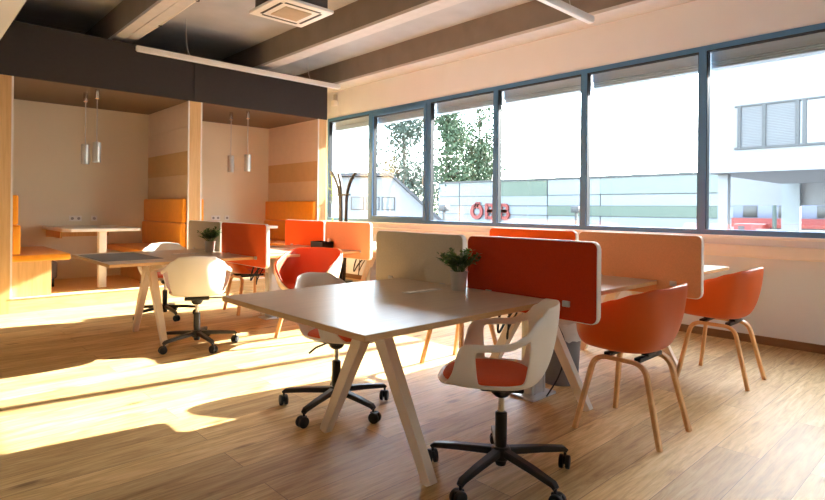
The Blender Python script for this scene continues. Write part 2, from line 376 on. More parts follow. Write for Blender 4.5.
def pendant(x, y, zb, label):
    t = thing('pendant_lamp', label, 'lamp', (x, y, 2.63), 0, 'silver pendant lamps in the nooks')
    bm = bmesh.new(); lathe(bm, [(.015, -.12), (.026, -.11), (.026, 0)]); obj('ceiling_mount', bm, M_chrome, t)
    bm = bmesh.new(); tube(bm, [(0, 0, -.1), (0, 0, zb+.25-2.63)], .0055, 6); obj('cord', bm, M_alu, t)
    bm = bmesh.new(); z = zb-2.63
    lathe(bm, [(.042, z), (.047, z), (.047, z+.245), (.04, z+.25), (.01, z+.252)], cap0=False)
    lathe(bm, [(.042, z), (.042, z+.2), (.0, z+.2)][:2], cap0=False, cap1=True); obj('lamp_shade', bm, M_steel, t)
pendant(1.835, 7.62, 1.735, 'right one of the two silver pendants in the left nook')
pendant(1.785, 7.95, 1.73, 'left one of the two silver pendants in the left nook, further back')
pendant(3.72, 7.96, 1.73, 'left one of the two silver pendants in the right nook, further back')
pendant(3.84, 7.66, 1.735, 'right one of the two silver pendants in the right nook')

def socket(x, n, label):
    t = thing('wall_socket', label, 'socket', (x, YB, 1.02), 0)
    obj('socket_plate', bx(-.04*n, .04*n, -.012, 0, -.04, .04, bev=.003), M_trimw, t)
    for k in range(n):
        bm = bmesh.new(); M = Matrix.Translation((-.04*(n-1)+.08*k, -.0125, 0)) @ Matrix.Rotation(pi/2, 4, 'X')
        prism(bm, circ(.02, 16), 0, .002, M); obj('socket_insert', bm, mat('socket_grey', (150, 142, 134), .5), t)
socket(1.93, 2, 'white double wall socket above the left nook table')
socket(2.17, 1, 'single white wall outlet right of the double one, left nook')
socket(4.0, 2, 'white double wall socket in the right nook')
socket(4.2, 1, 'single white wall outlet in the right nook')

# something grey tucked behind the bench base
t = thing('storage_bag', 'small grey cloth bag with black foot behind the left nook bench base', 'bag', (1.5, 8.35, ZP))
obj('bag_body', bx(-.07, .06, -.1, .1, .1, .33, bev=.04, seg=3), mat('grey_cloth', (120, 114, 120), .9), t)
obj('bag_foot', bx(-.05, .03, -.06, .06, 0, .11, bev=.01), M_black, t)

# ---------------------------------------------------------------- ceiling fittings
def ledbar(x0, x1, y, z, wires, label):
    t = thing('linear_ceiling_light', label, 'light', ((x0+x1)/2, y, z), 0, 'suspended linear lights'); h = (x1-x0)/2
    obj('light_housing', bx(-h, h, -.03, .03, .012, .07, bev=.003), M_trimw, t)
    obj('diffuser', bx(-h+.01, h-.01, -.026, .026, 0, .013, bev=.003), M_white, t)
    for wx in wires:
        bm = bmesh.new(); tube(bm, smoothpath([(wx-(x0+x1)/2+.05, 0, .065), (wx-(x0+x1)/2+.01, 0, .16), (wx-(x0+x1)/2, 0, .3), (wx-(x0+x1)/2, 0, ZC-z)], 2), .005, 6)
        obj('suspension_wire', bm, M_alu, t)
ledbar(2.19, 5.25, 7.33, 3.115, (2.8, 4.65), 'long pale linear light hanging in front of the dark fascia')
ledbar(2.2, 5.15, 2.86, 3.09, (2.7, 4.7), 'white linear light hanging near the windows at the top edge')

t = thing('ceiling_air_conditioner', 'white square ceiling cassette air conditioner below dark housing', 'air conditioner', (2.78, 4.68, 3.06))
hw = .292
bm = bmesh.new(); prism(bm, rrect(2*hw, 2*hw, .01, 2), 0, .03, bev=.006); obj('cover_panel', bm, M_white, t)
bm = bmesh.new()
for k in range(4):
    box(bm, -.19, .19, -.225, -.2, -.003, .002, M=Matrix.Rotation(k*pi/2, 4, 'Z'))
obj('air_outlet', bm, M_black, t, smooth=False)
bm = bmesh.new(); box(bm, -.14, .14, -.14, .14, -.008, .001)
for k in range(12): box(bm, -.135, .135, -.13+k*.0225, -.12+k*.0225, -.011, -.007)
obj('intake_grille', bm, mat('grille_beige', (196, 176, 150), .6), t, smooth=False)
obj('housing', bx(-.25, .25, -.25, .25, .03, .33, bev=.01), mat('dark_galvanised', (92, 82, 76), .5, metal=.3), t)
bm = bmesh.new(); tube(bm, smoothpath([(-.25, .12, .16), (-.34, .14, .17), (-.36, .16, .3), (-.3, .2, .45), (-.3, .22, .6)]), .025); obj('refrigerant_pipe', bm, M_black, t)
for a, b in ((-.22, -.22), (.22, -.22), (.22, .22), (-.22, .22)): obj('hanger_rod', tube(bmesh.new(), [(a, b, .3), (a, b, .6)], .006, 6), M_alu, t)
t = thing('cable_conduit', 'thin white cable conduit clipped beside the ceiling beam', 'conduit', (0, 0, 0))
bm = bmesh.new(); tube(bm, [(2.29+.012*sin(k*1.7), -3.3+k*.5, 3.345+.006*cos(k*2.3)) for k in range(23)], .014, 8); obj('conduit_tube', bm, M_trimw, t)
for k in range(9): obj('clip', bx(2.24, 2.31, -2+k*1.1, -1.975+k*1.1, 3.325, 3.365), M_black, t, smooth=False)

t = thing('wall_sensor', 'small white sensor on the window wall at the end of the dark fascia', 'sensor', (XW, 8.2, 3.08))
obj('sensor_body', bx(-.09, 0, -.05, .05, -.05, .05, bev=.02, seg=3), M_white, t)
obj('bracket', bx(-.05, 0, -.03, .03, .05, .16, bev=.006), M_alu, t)

# ---------------------------------------------------------------- desks
DZ = .742
TOPS = ((1.25, 2.475), (2.525, 3.725), (3.775, 5.145))
def trestle(par, x, yc):
    for s in (-1, 1):
        bm = bmesh.new(); sweep(bm, [(x, yc+s*.40, 0), (x, yc+s*.035, .655)], lambda q: rect(.055+.02*q, .045+.02*q, .12), upv=(1, 0, 0)); obj('leg', bm, M_legw, par)
        bm = bmesh.new(); sweep(bm, [(x, yc+s*.02, .615), (x, yc+s*.12, .66), (x, yc+s*.36, .707)], lambda q: rect(.05, .05-.02*q, .12), upv=(1, 0, 0)); obj('desk_support', bm, M_legw, par)
    obj('leg_bracket', bx(x-.03, x+.03, yc-.05, yc+.05, .60, .66, bev=.008), M_legw, par)
def bench_desk(y0, y1, label):
    t = thing('bench_desk', label, 'desk', (0, 0, 0), 0, 'oak desk rows')
    for a, b in TOPS:
        o = obj('tabletop', bx(a, b, y0, y1, DZ-.026, DZ-.001, bev=.002, seg=1), M_deskedge, t)
        obj('laminate', bx(a+.0015, b-.0015, y0+.0015, y1-.0015, DZ-.003, DZ, bev=.001, seg=1), M_desk, o)
    yc = y0+.525
    for x in (1.72, 3.06, 4.38): trestle(t, x, yc)
    obj('rail', bx(1.4, 5.0, yc+.02, yc+.07, .67, .708, bev=.004), M_legw, t)
    return t
bench_desk(1.575, 2.76, 'nearest oak desk row with slanted cream legs and potted plant')
bench_desk(4.79, 6.05, 'far oak desk row beside the nooks with dark patch on it')

def screen(x, y0, y1, m, label, group):
    t = thing('desk_screen', label, 'desk screen', (x, (y0+y1)/2, .645), 0, group); W = y1-y0; H = .405
    M = Matrix(((0, 0, 1, 0), (1, 0, 0, 0), (0, 1, 0, H/2), (0, 0, 0, 1)))
    bm = bmesh.new(); prism(bm, rrect(W, H, .035), -.017, .017, M, bev=.006); obj('edge_trim', bm, M_trimw, t)
    bm = bmesh.new(); prism(bm, rrect(W-.010, H-.010, .03), -.0195, .0195, M, bev=.002); obj('fabric_panel', bm, m, t)
    for s in (-.25, .25):
        obj('clamp', bx(-.03, .03, s*W*1.2-.02, s*W*1.2+.02, .072, .1015, bev=.002), M_alu, t)
G = 'desk screens clamped between the desks'
screen(2.5, 1.335, 2.165, M_orange_shade, 'orange screen darkened in colour for shade, near end of the nearest desk row', G)
screen(2.5, 2.2, 3.01, M_grey, 'taupe grey screen behind the plant on the nearest desk row', G)
screen(3.75, 1.30, 2.165, M_peach, 'wide peach screen beside the two orange armchairs', G)
screen(3.75, 2.185, 3.01, M_orange, 'red-orange screen below the window sign, mostly hidden by the darkened one', G)
screen(2.5, 4.575, 5.51, M_orange, 'orange screen behind the white chair and left-hand plant', G)
screen(2.5, 5.54, 6.385, M_grey, 'pale grey screen at the far end of the left desk row', G)
screen(3.75, 4.63, 5.475, M_peach, 'peach screen on the far desk row under the coat stand', G)
screen(3.75, 5.50, 6.385, M_orange, 'bright orange screen in front of the right nook bench', G)

# ---------------------------------------------------------------- chairs
def interp(keys, a):
    for (a0, h0), (a1, h1) in zip(keys, keys[1:]):
        if a <= a1:
            t = (a-a0)/(a1-a0); t = t*t*(3-2*t); return h0+(h1-h0)*t
    return keys[-1][1]
def tub(keys, rrim, rseat, zs, hole=None, N=56, wallrings=9, nr=2.5, flare=None):
    bm = bmesh.new(); rings = []
    def rad(a, p, n):
        sx, fr, bk = p; ry = bk if cos(a) > 0 else fr
        return (abs(sin(a)/sx)**n + abs(cos(a)/ry)**n)**(-1/n)
    S = [.0]+[.2, .45, .7, .88, 1.0]
    c = bm.verts.new((0, 0, zs-.012))
    for s in S[1:]:
        ring = []
        for i in range(N):
            a = 2*pi*i/N; r = rad(a, rseat, 2.6)*s
            ring.append(bm.verts.new((r*sin(a), -r*cos(a), zs-.012*(1-s*s))))
        rings.append(ring)
    for k in range(1, wallrings+1):
        t = k/wallrings; ring = []
        for i in range(N):
            a = 2*pi*i/N; ad = abs((math.degrees(a)+180) % 360-180); Hh = interp(keys, ad)
            r0 = rad(a, rseat, 2.6); pr = rrim
            if flare:
                q = min(1, max(0, (ad-25)/45)); q = q*q*(3-2*q); pr = (flare+(rrim[0]-flare)*q, rrim[1], rrim[2])
            r1 = rad(a, pr, nr)
            tall = min(1, max(0, (Hh-zs)/.15))
            g = (1-(1-t)**2)*.72+t*.28; h = t**1.55*tall+t*(1-tall)
            r = r0+(r1-r0)*g
            ring.append(bm.verts.new((r*sin(a), -r*cos(a), zs+(Hh-zs)*h)))
        rings.append(ring)
    for i in range(N): bm.faces.new((c, rings[0][i], rings[0][(i+1) % N]))
    for k, (a, b) in enumerate(zip(rings, rings[1:])):
        for i in range(N):
            am = abs((360*(i+.5)/N+180) % 360-180); kw = k-(len(S)-2)
            if hole and hole[0] <= am <= hole[1] and hole[2] <= kw < hole[3]: continue
            bm.faces.new((a[i], a[(i+1) % N], b[(i+1) % N], b[i]))
    return bm
def solid(o, th, sub=1):
    s = o.modifiers.new('thickness', 'SOLIDIFY'); s.thickness = th; s.offset = 0
    u = o.modifiers.new('smooth', 'SUBSURF'); u.levels = sub; u.render_levels = sub
    o.data.polygons.foreach_set('use_smooth', [True]*len(o.data.polygons))
def seat_pad(rx, rf, rb, z, th, n=2.6):
    bm = bmesh.new(); N = 40; prev = None; rings = []
    for s, dz in ((.0, th*.95), (.5, th), (.85, th*.9), (.97, th*.55), (1, th*.2), (.97, -.004), (.5, -.014), (0, -.014)):
        ring = []
        for i in range(N):
            a = 2*pi*i/N; ry = rb if cos(a) > 0 else rf
            r = (abs(sin(a)/rx)**n+abs(cos(a)/ry)**n)**(-1/n)*max(s, .02)
            ring.append(bm.verts.new((r*sin(a), -r*cos(a), z+dz)))
        rings.append(ring)
    for a, b in zip(rings, rings[1:]):
        for i in range(N): bm.faces.new((a[i], a[(i+1) % N], b[(i+1) % N], b[i]))
    bm.faces.new(rings[0]); bm.faces.new(rings[-1][::-1])
    return bm

OFF = [(0, .80), (30, .79), (46, .75), (62, .69), (76, .662), (108, .652), (118, .635), (127, .50), (138, .458), (156, .446), (180, .434)]
def swivel_chair(label, arm0):
    t = thing('swivel_chair', label, 'chair', (0, 0, 0), 0, 'white swivel chairs at the desks')
    o = obj('shell', tub(OFF, (.29, .25, .285), (.20, .228, .185), .45, hole=(54, 104, 2, 8), nr=2.1, N=84, flare=.225), M_shellw, t); solid(o, .011)
    p_ = obj('seat_pad', seat_pad(.197, .228, .17, .452, .03), M_pad, t)
    o.location.y = p_.location.y = .035
    bm = bmesh.new(); box(bm, -.1, .1, -.1, .09, .405, .432, .008); lathe(bm, [(.03, .36), (.045, .375), (.05, .41)]); obj('tilt_mechanism', bm, M_black, t)
    bm = bmesh.new(); tube(bm, [(.06, 0, .41), (.2, .02, .405), (.25, .02, .385)], .006, 8); obj('height_lever', bm, M_black, t)
    bm = bmesh.new(); lathe(bm, [(.014, .25), (.014, .37)]); obj('gas_lift', bm, M_chrome, t)
    bm = bmesh.new(); lathe(bm, [(.022, .05), (.026, .06), (.026, .155), (.027, .16), (.027, .285), (.02, .29)]); obj('column_sleeve', bm, M_black, t)
    bs = bmesh.new(); lathe(bs, [(.035, .075), (.045, .085), (.045, .125), (.035, .135)])
    for k in range(5):
        a = R(arm0+72*k); d = Vector((cos(a), sin(a), 0))
        sweep(bs, [d*.03+Vector((0, 0, .112)), d*.2+Vector((0, 0, .102)), d*.315+Vector((0, 0, .09)), d*.33+Vector((0, 0, .078))], lambda q: rect(.042-.016*q, .034-.014*q, .3))
        tube(bs, [d*.325+Vector((0, 0, .09)), d*.325+Vector((0, 0, .055))], .007, 8)
    base = obj('star_base', bs, M_black, t)
    for k in range(5):
        a = R(arm0+72*k); bm = bmesh.new(); rot = a+R(50+37*k)
        M = Matrix.Translation((.325*cos(a)-.01*cos(rot), .325*sin(a)-.01*sin(rot), .031)) @ Matrix.Rotation(rot, 4, 'Z') @ Matrix.Rotation(pi/2, 4, 'X')
        prism(bm, circ(.031, 20), .006, .024, M, bev=.004); prism(bm, circ(.031, 20), -.024, -.006, M, bev=.004); prism(bm, circ(.012, 12), -.02, .02, M)
        box(bm, -.022, .022, -.007, .007, .0, .03, .004, M=Matrix.Translation((.325*cos(a)-.005*cos(rot), .325*sin(a)-.005*sin(rot), .03)) @ Matrix.Rotation(rot, 4, 'Z'))
        obj('caster', bm, M_rubber, t)
    return t
def face(dx, dy): return math.atan2(dy, dx)-pi/2
def turn_base(c, ang):
    for ch in c.children:
        if ch.name.startswith(('star_base', 'caster')): ch.rotation_euler = (0, 0, R(ang)-c.rotation_euler.z)
    return c
sw = swivel_chair('nearest white swivel chair with orange seat pad, side-on at desk corner', 0)
sw.location = (2.02, 1.55, 0); sw.rotation_euler = (0, 0, R(126-90)); turn_base(sw, -28.2)
G = 'white swivel chairs at the desks'
turn_base(dup(sw, (1.96, 2.74, 0), face(.22, -1), 'white swivel chair behind the nearest desk, only seat and back rim visible', G), -14)
turn_base(dup(sw, (1.94, 4.78, 0), face(.42, 1), 'white swivel chair turned away at the left desk row, near the sun patch', G), -18)
turn_base(dup(sw, (2.19, 6.27, 0), face(-.30, -1), 'white swivel chair facing out behind the left desk row near the orange bench', G), -18)

HAY = [(0, .815), (42, .81), (60, .785), (80, .745), (100, .71), (118, .675), (132, .61), (146, .52), (160, .47), (180, .46)]
def armchair(name, label, shell, ms, cat='chair', group='oak-legged shell armchairs'):
    t = thing(name, label, cat, (0, 0, 0), 0, group)
    o = obj('shell', tub(HAY, (.285, .24, .262), (.20, .235, .165), .462, N=56, nr=3.0), ms, t); solid(o, .011); o.location.y = .03
    for s in (-1, 1):
        pts = fillet([(s*.235, .225, 0), (s*.15, .155, .405), (s*.15, -.125, .405), (s*.19, -.222, 0)], .07, 6)
        bm = bmesh.new(); sweep(bm, pts, rect(.024, .034, .4), upv=(s, 0, .25)); obj('leg_frame', bm, M_oakleg, t)
    for y in (.09, -.08):
        bm = bmesh.new(); box(bm, -.135, .135, y-.016, y+.02, .405, .428, .004); box(bm, -.05, .05, y-.02, y+.02, .42, .442, .004); obj('crossbar', bm, M_black, t)
    return t
G = 'oak-legged shell armchairs'
ac = armchair('shell_armchair', 'burnt orange shell armchair with oak legs, nearest to the camera beside the darkened orange screen', 'o', M_shello)
ac.location = (3.0, 1.39, 0)
ac2 = dup(ac, (4.40, 1.39, 0), 0, 'burnt orange shell armchair with oak legs closest to the window wall', G)
dup(ac, (4.42, 4.8, 0), 0, 'orange shell armchair at the far desk row, only an edge visible by the cable', G)
b1 = armchair('shell_armchair', 'red-orange shell armchair with pale outer shell, standing behind the left corner of the nearest desk', 'r', M_shellb)
b1.location = (2.92, 4.53, 0); b1.rotation_euler = (0, 0, face(-.8, -.55))
o = obj('outer_shell', tub([(a, h-.006) for a, h in HAY], (.301, .256, .279), (.214, .251, .181), .445, N=56, nr=3.0), mat('pale_beige_plastic', (222, 196, 164), .45), b1, label='pale beige outer shell'); solid(o, .008); o.location.y = .03
dup(ac, (3.05, 6.03, 0), pi, 'red-brown shell armchair partly hidden by the orange screen, oak legs showing', G)
dup(ac, (3.22, 2.88, 0), pi, 'oak-legged chair behind the darkened orange screen, only its thin legs visible', G)

# ---------------------------------------------------------------- things on and under desks
def potted_plant(x, y, z, label, sc_=1, seed=1):
    rnd = random.Random(seed)
    t = thing('potted_plant', label, 'plant', (x, y, z), 0, 'potted plants on the desks')
    bm = bmesh.new(); h = .1*sc_; r0, r1 = .036*sc_, .047*sc_
    lathe(bm, [(r0, 0), (r0+.002, .004), (r0+.3*(r1-r0), .033*sc_), (r0+.3*(r1-r0)+.0015, .036*sc_), (r0+.65*(r1-r0), .066*sc_), (r0+.65*(r1-r0)+.0015, .069*sc_), (r1, h-.004), (r1+.003, h), (r1-.001, h+.001), (r1-.003, h-.015)], n=32)
    obj('tin_pot', bm, M_steel, t)
    bm = bmesh.new(); lathe(bm, [(r1-.004, h-.018), (r1-.004, h-.012)], n=20); obj('soil', bm, M_soil, t)
    bl = bmesh.new(); bs = bmesh.new(); bl2 = bmesh.new()
    for k in range(46):
        a = rnd.uniform(0, 2*pi); e = rnd.uniform(.1, 1.0); L = rnd.uniform(.085, .135)*sc_
        d = Vector((cos(a)*sin(e*1.25), sin(a)*sin(e*1.25), cos(e*1.1)+.1)).normalized()
        p0 = Vector((cos(a)*.015, sin(a)*.015, h-.012)); p1 = p0+d*L*.5+Vector((0, 0, .012)); p2 = p0+d*L+Vector((0, 0, .004))
        tube(bs, [p0, p1, p2], .0014, 5)
        for j in range(15):
            u = rnd.uniform(.35, 1.05); c = p0.lerp(p2, u)+Vector((0, 0, .01*(1-abs(2*u-1))))
            az = rnd.uniform(0, 2*pi); el = rnd.uniform(-.3, .9)
            n = Vector((cos(az)*cos(el), sin(az)*cos(el), sin(el))); s = n.cross(Vector((0, 0, 1))).normalized(); q = s.cross(n)
            l = rnd.uniform(.019, .031)*sc_; wd = l*.36
            tgt = bl2 if rnd.random() < .18 else bl
            vs_ = [tgt.verts.new(c), tgt.verts.new(c+n*l*.4+s*wd+q*.002), tgt.verts.new(c+n*l), tgt.verts.new(c+n*l*.4-s*wd+q*.002)]
            tgt.faces.new(vs_[:3]); tgt.faces.new((vs_[0], vs_[2], vs_[3]))
    obj('stems', bs, M_leaf, t); f = obj('foliage', bl, M_leaf, t, smooth=False); obj('young_leaves', bl2, M_leafl, t, smooth=False, label='lighter young leaves')
potted_plant(2.36, 2.12, DZ, 'small leafy plant in a tin pot on the nearest desk', 1.08, 3)
potted_plant(2.38, 5.55, DZ, 'small leafy plant in a tin pot on the left desk row', 1.12, 5)

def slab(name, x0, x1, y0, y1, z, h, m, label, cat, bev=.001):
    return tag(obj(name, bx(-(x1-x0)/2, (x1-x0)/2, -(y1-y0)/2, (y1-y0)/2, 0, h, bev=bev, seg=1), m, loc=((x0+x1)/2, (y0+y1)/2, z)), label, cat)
slab('desk_patch', 1.27, 1.76, 5.08, 5.9, DZ, .003, M_patch, 'thin dark grey patch on the left end of the far desk row', 'mat')  # thin dark grey rectangle on top of the laminate
def power(x, y, label):
    t = thing('desk_power_module', label, 'socket strip', (x, y, DZ), 0, 'power modules in the desks')
    obj('flap', bx(-.13, .13, -.03, .03, 0, .004, bev=.001, seg=1), M_alu, t)
    bm = bmesh.new()
    for k in range(3): box(bm, -.11+k*.075, -.05+k*.075, -.018, .018, .004, .0055)
    obj('slots', bm, M_white, t, smooth=False)
power(2.17, 2.22, 'flat power flap set in the nearest desk beside the plant')
power(2.1, 5.47, 'flat power flap set in the far desk row beside the plant')
t = thing('desk_organiser', 'black desktop organiser box on the far desk row', 'box', (3.64, 5.40, DZ))
bm = bmesh.new(); W, D_, H_ = .075, .12, .075
box(bm, -W, W, -D_, D_, 0, .006); box(bm, -W, -W+.005, -D_, D_, .006, H_); box(bm, W-.005, W, -D_, D_, .006, H_); box(bm, -W+.005, W-.005, -D_, -D_+.005, .006, H_); box(bm, -W+.005, W-.005, D_-.005, D_, .006, H_)
box(bm, -W+.005, W-.005, -.003, .003, .006, H_-.01)
obj('organiser_tray', bm, M_black, t, smooth=False)
bm = bmesh.new(); lathe(bm, [(.018, .006), (.018, .11)], .04, -.08, 16); obj('pen_pot', bm, M_steel, t)

def column(x, y, label):
    t = thing('power_column', label, 'power column', (x, y, 0), 0, 'aluminium cable columns under the desks')
    obj('base_plate', bx(-.13, .13, -.09, .09, 0, .018, bev=.004), M_alu, t)
    bm = bmesh.new(); box(bm, -.075, .075, -.045, .045, .018, .70, .008); box(bm, -.05, -.045, -.05, .05, .018, .70); box(bm, .045, .05, -.05, .05, .018, .70)
    obj('post', bm, M_alu, t)
    for k in range(2):
        bm = bmesh.new(); box(bm, -.08, -.074, -.03, .03, .50+k*.075, .56+k*.075, .003); obj('socket', bm, M_white, t)
    bm = bmesh.new(); tube(bm, smoothpath([(.02, -.05, .6), (.06, -.12, .5), (.13, -.17, .33), (.1, -.14, .14), (0, -.1, .012)]), .005, 8); obj('power_cable', bm, M_black, t)
    bm = bmesh.new(); tube(bm, smoothpath([(-.05, .05, .62), (-.16, .1, .5), (-.2, .14, .38), (-.17, .16, .5), (-.12, .12, .66)]), .008, 8)
    tube(bm, smoothpath([(-.05, .05, .6), (-.13, .12, .42), (-.15, .1, .33), (-.12, .1, .66)]), .006, 8); obj('cable_loop', bm, M_black, t)
column(3.06, 2.09, 'grey aluminium power column beneath the nearest desk row by the bin')
column(3.05, 5.46, 'grey aluminium power column beneath the far desk row')
column(4.45, 5.46, 'grey power column beneath the far desk row near the windows')

t = thing('waste_bin', 'dark waste bin with pale liner bag under the nearest desk row', 'bin', (3.44, 2.13, 0))
bm = bmesh.new(); lathe(bm, [(.12, 0), (.125, .01), (.125, .03), (.145, .40)], n=32, cap1=False)
for z_, r_ in ((.03, .127), (.395, .147)): lathe(bm, [(r_, z_), (r_+.003, z_+.006), (r_, z_+.012)], n=32, cap0=False, cap1=False)
o = obj('bin_body', bm, mat('dark_mesh_metal', (120, 114, 112), .6, metal=.1, var=.1, vscale=200), t)
rnd = random.Random(4); bm = bmesh.new(); prev = None; N = 40
rings = []
for (r_, z_) in ((.149, .31), (.156, .36), (.160, .415), (.150, .43), (.138, .41), (.12, .30), (.10, .2)):
    rings.append([bm.verts.new(((r_+rnd.uniform(-.003, .004))*cos(2*pi*i/N), (r_+rnd.uniform(-.003, .004))*sin(2*pi*i/N), z_+rnd.uniform(-.008, .008))) for i in range(N)])
for a, b in zip(rings, rings[1:]):
    for i in range(N): bm.faces.new((a[i], a[(i+1) % N], b[(i+1) % N], b[i]))
bm.faces.new(rings[-1]); obj('liner_bag', bm, mat('pale_plastic_bag', (216, 210, 200), .35, var=.08, vscale=20), t, ang=60)

# coat stand and bamboo by the far window
t = thing('coat_stand', 'dark curved-pole coat stand in front of the far left window', 'coat stand', (5.42, 7.45, 0))
bm = bmesh.new()
for (b0, b1, tip, zt) in ((.0, .06, .33, 1.82), (.02, .03, .13, 1.77), (-.05, -.10, -.37, 1.78)):
    tube(bm, smoothpath([(0, b0, 0), (0, b1, .7), (0, b1, 1.25), (0, b1+(tip-b1)*.12, 1.5), (0, b1+(tip-b1)*.5, 1.68), (0, tip, zt)], 3), .027, 10)
obj('poles', bm, M_black, t)
bm = bmesh.new(); box(bm, -.015, .015, -.2, .16, 1.41, 1.44, .003); obj('tie_ring', bm, M_black, t)
bm = bmesh.new(); lathe(bm, [(.18, 0), (.18, .012), (.16, .02)], 0, 0, 32); obj('base_plate', bm, M_black, t)
t = thing('bamboo_plant', 'slender green bamboo shoot in a pot beside the coat stand', 'plant', (5.45, 7.78, 0))
bm = bmesh.new(); pts = [(0, 0, .3), (.0, .02, .7), (.01, -.01, 1.1), (0, .01, 1.5), (0, .03, 1.78)]; tube(bm, smoothpath(pts, 2), .011, 8)
for z_ in (.6, .8, 1.0, 1.2, 1.4, 1.6): lathe(bm, [(.012, z_), (.015, z_+.005), (.012, z_+.01)], 0, .01, 8)
obj('stem', bm, mat('bamboo_green', (128, 160, 92), .5), t)
bm = bmesh.new(); rnd = random.Random(2)
for k in range(26):
    z_ = rnd.choice((1.15, 1.3, 1.4, 1.5, 1.6, 1.7, 1.78)); a = rnd.uniform(0, 2*pi); l = rnd.uniform(.07, .15); e = rnd.uniform(-.2, .8)
    n = Vector((cos(a)*cos(e), sin(a)*cos(e), sin(e))); s = n.cross(Vector((0, 0, 1))).normalized(); c = Vector((0, .01, z_))
    v = [bm.verts.new(c), bm.verts.new(c+n*l*.4+s*.011), bm.verts.new(c+n*l), bm.verts.new(c+n*l*.4-s*.011)]; bm.faces.new(v)
obj('leaves', bm, M_leafl, t, smooth=False)
bm = bmesh.new(); lathe(bm, [(.09, 0), (.11, .3), (.1, .3)]); obj('pot', bm, M_white, t)

# ---------------------------------------------------------------- outside
M_asph = mat('pale_asphalt', (110, 110, 110), .9, var=.08, vscale=1)
M_sheet = mat('pale_metal_cladding', (108, 114, 117), .6, var=.03, vscale=.5)
M_green = mat('green_cladding', (72, 84, 72), .6, var=.04, vscale=.5)
M_render = mat('white_render', (114, 115, 118), .8, var=.02, vscale=1)
M_dkframe = mat('dark_window_frame', (36, 38, 41), .5)
M_signred = mat('sign_red', (112, 14, 6), .5)
GZ = -2.4
struct('ground', bx(6.2, 160, -60, 140, GZ-.2, GZ), M_asph, smooth=False)
t = thing('warehouse', 'long low pale warehouse with green cladding panels behind the red sign', 'building', (50, 0, GZ))
obj('wall', bx(.05, 4, 5, 48.5, 0, 6.85), M_sheet, t, smooth=False)
obj('roof_edge', bx(-.15, 4, 4.9, 48.7, 6.82, 7.0), M_dkframe, t, smooth=False)
for (a, b, z0, z1) in ((32.7, 38.8, 2.76, 4.35), (16, 32.6, .72, 1.67)):
    obj('green_panel', bx(-.02, .06, a, b, z0-GZ, z1-GZ), M_green, t, smooth=False)
obj('green_panel', bx(-.02, .06, 6, 26.7, 2.85-GZ, 4.3-GZ), mat('pale_green_cladding', (96, 104, 98), .6), t, smooth=False)
bm = bmesh.new()
for z_ in (.7, 1.7, 2.8): box(bm, -.01, .06, 5, 48.4, z_-GZ-.03, z_-GZ+.03)
for y_ in (26.7, 32.65, 38.8, 45): box(bm, -.01, .06, y_-.03, y_+.03, 0, 6.8)
obj('cladding_joints', bm, M_dkframe, t, smooth=False)
t = thing('letter_sign', 'large red lettering on the warehouse front', 'sign', (49.98, 43.1, .15))
SM = Matrix(((0, 0, -1, 0), (-1, 0, 0, 0), (0, 1, 0, 0), (0, 0, 0, 1)))    # letter plane: x to image right (-Y), y up, depth towards the room
def stroke(bm, pts, wd, th=.16):
    P_ = [Vector(p) for p in pts]; L_ = []; R_ = []
    for i, p in enumerate(P_):
        d = (P_[min(i+1, len(P_)-1)]-P_[max(i-1, 0)]).normalized(); n = Vector((-d.y, d.x)); L_.append(p+n*wd/2); R_.append(p-n*wd/2)
    for i in range(len(P_)-1):
        prism(bm, [L_[i][:2], R_[i][:2], R_[i+1][:2], L_[i+1][:2]], 0, th, SM)
def arc(cx_, cy_, rx_, ry_, a0, a1, n=14): return [(cx_+rx_*cos(R(a0+(a1-a0)*i/n)), cy_+ry_*sin(R(a0+(a1-a0)*i/n))) for i in range(n+1)]
for k, xo in enumerate((0, 2.25, 4.25)):
    bm = bmesh.new()
    if k == 0:
        stroke(bm, arc(.95, .88, .72, .72, 0, 360, 28), .42)
        stroke(bm, [(.62, 1.25), (.98, 1.95)], .24); stroke(bm, [(1.0, 1.25), (1.36, 1.95)], .24)
    else:
        stroke(bm, [(.2, 0), (.2, 1.8)], .4)
        stroke(bm, [(.3, 1.62), (.8, 1.62)]+arc(.8, 1.27, .33, .35, 90, -90)+[(.3, .92)], .34)
        stroke(bm, [(.3, .94), (.85, .94)]+arc(.85, .55, .4, .38, 90, -90)+[(.3, .17)], .34)
    o = obj('letter', bm, M_signred, t, smooth=False); o.location = (0, -xo, 0)
# white office building over the yard
t = thing('office_building', 'white rendered office block with a strip of grey windows', 'building', (20, 0, GZ))
obj('upper_storeys', bx(0, 9, -.8, 6.85, 4.9, 9.3), M_render, t, smooth=False)
bm = bmesh.new()
for y_ in (-.4, 3.4, 6.5): box(bm, .5, .8, y_-.15, y_+.15, 0, 4.9)
obj('pillar', bm, M_render, t, smooth=False)
WZ0, WZ1 = 3.3-GZ, 4.6-GZ
bm = bmesh.new(); box(bm, -.06, .02, 2.2, 6.0, WZ0-.07, WZ0); box(bm, -.06, .02, 2.2, 6.0, WZ1, WZ1+.05)
for y_ in (5.86, 5.16, 4.28, 4.1, 3.4, 2.7): box(bm, -.06, .02, y_-.05, y_+.05, WZ0, WZ1)
fr = obj('window_frame', bm, M_dkframe, t, smooth=False)
bm = bmesh.new(); 
for k in range(26): box(bm, -.02, 0.0, 4.3, 5.85, WZ0+.02+k*.05, WZ0+.05+k*.05)
obj('blind', bm, mat('grey_blind', (78, 80, 84), .6), fr, smooth=False)
bm = bmesh.new(); box(bm, -.012, 0, 2.2, 4.2, WZ0, WZ1); obj('pane', bm, mat('grey_glass', (92, 95, 100), .2), fr, smooth=False)
t = thing('canopy_wall', 'pale panelled wall beneath the white office block', 'wall', (30, 0, GZ))
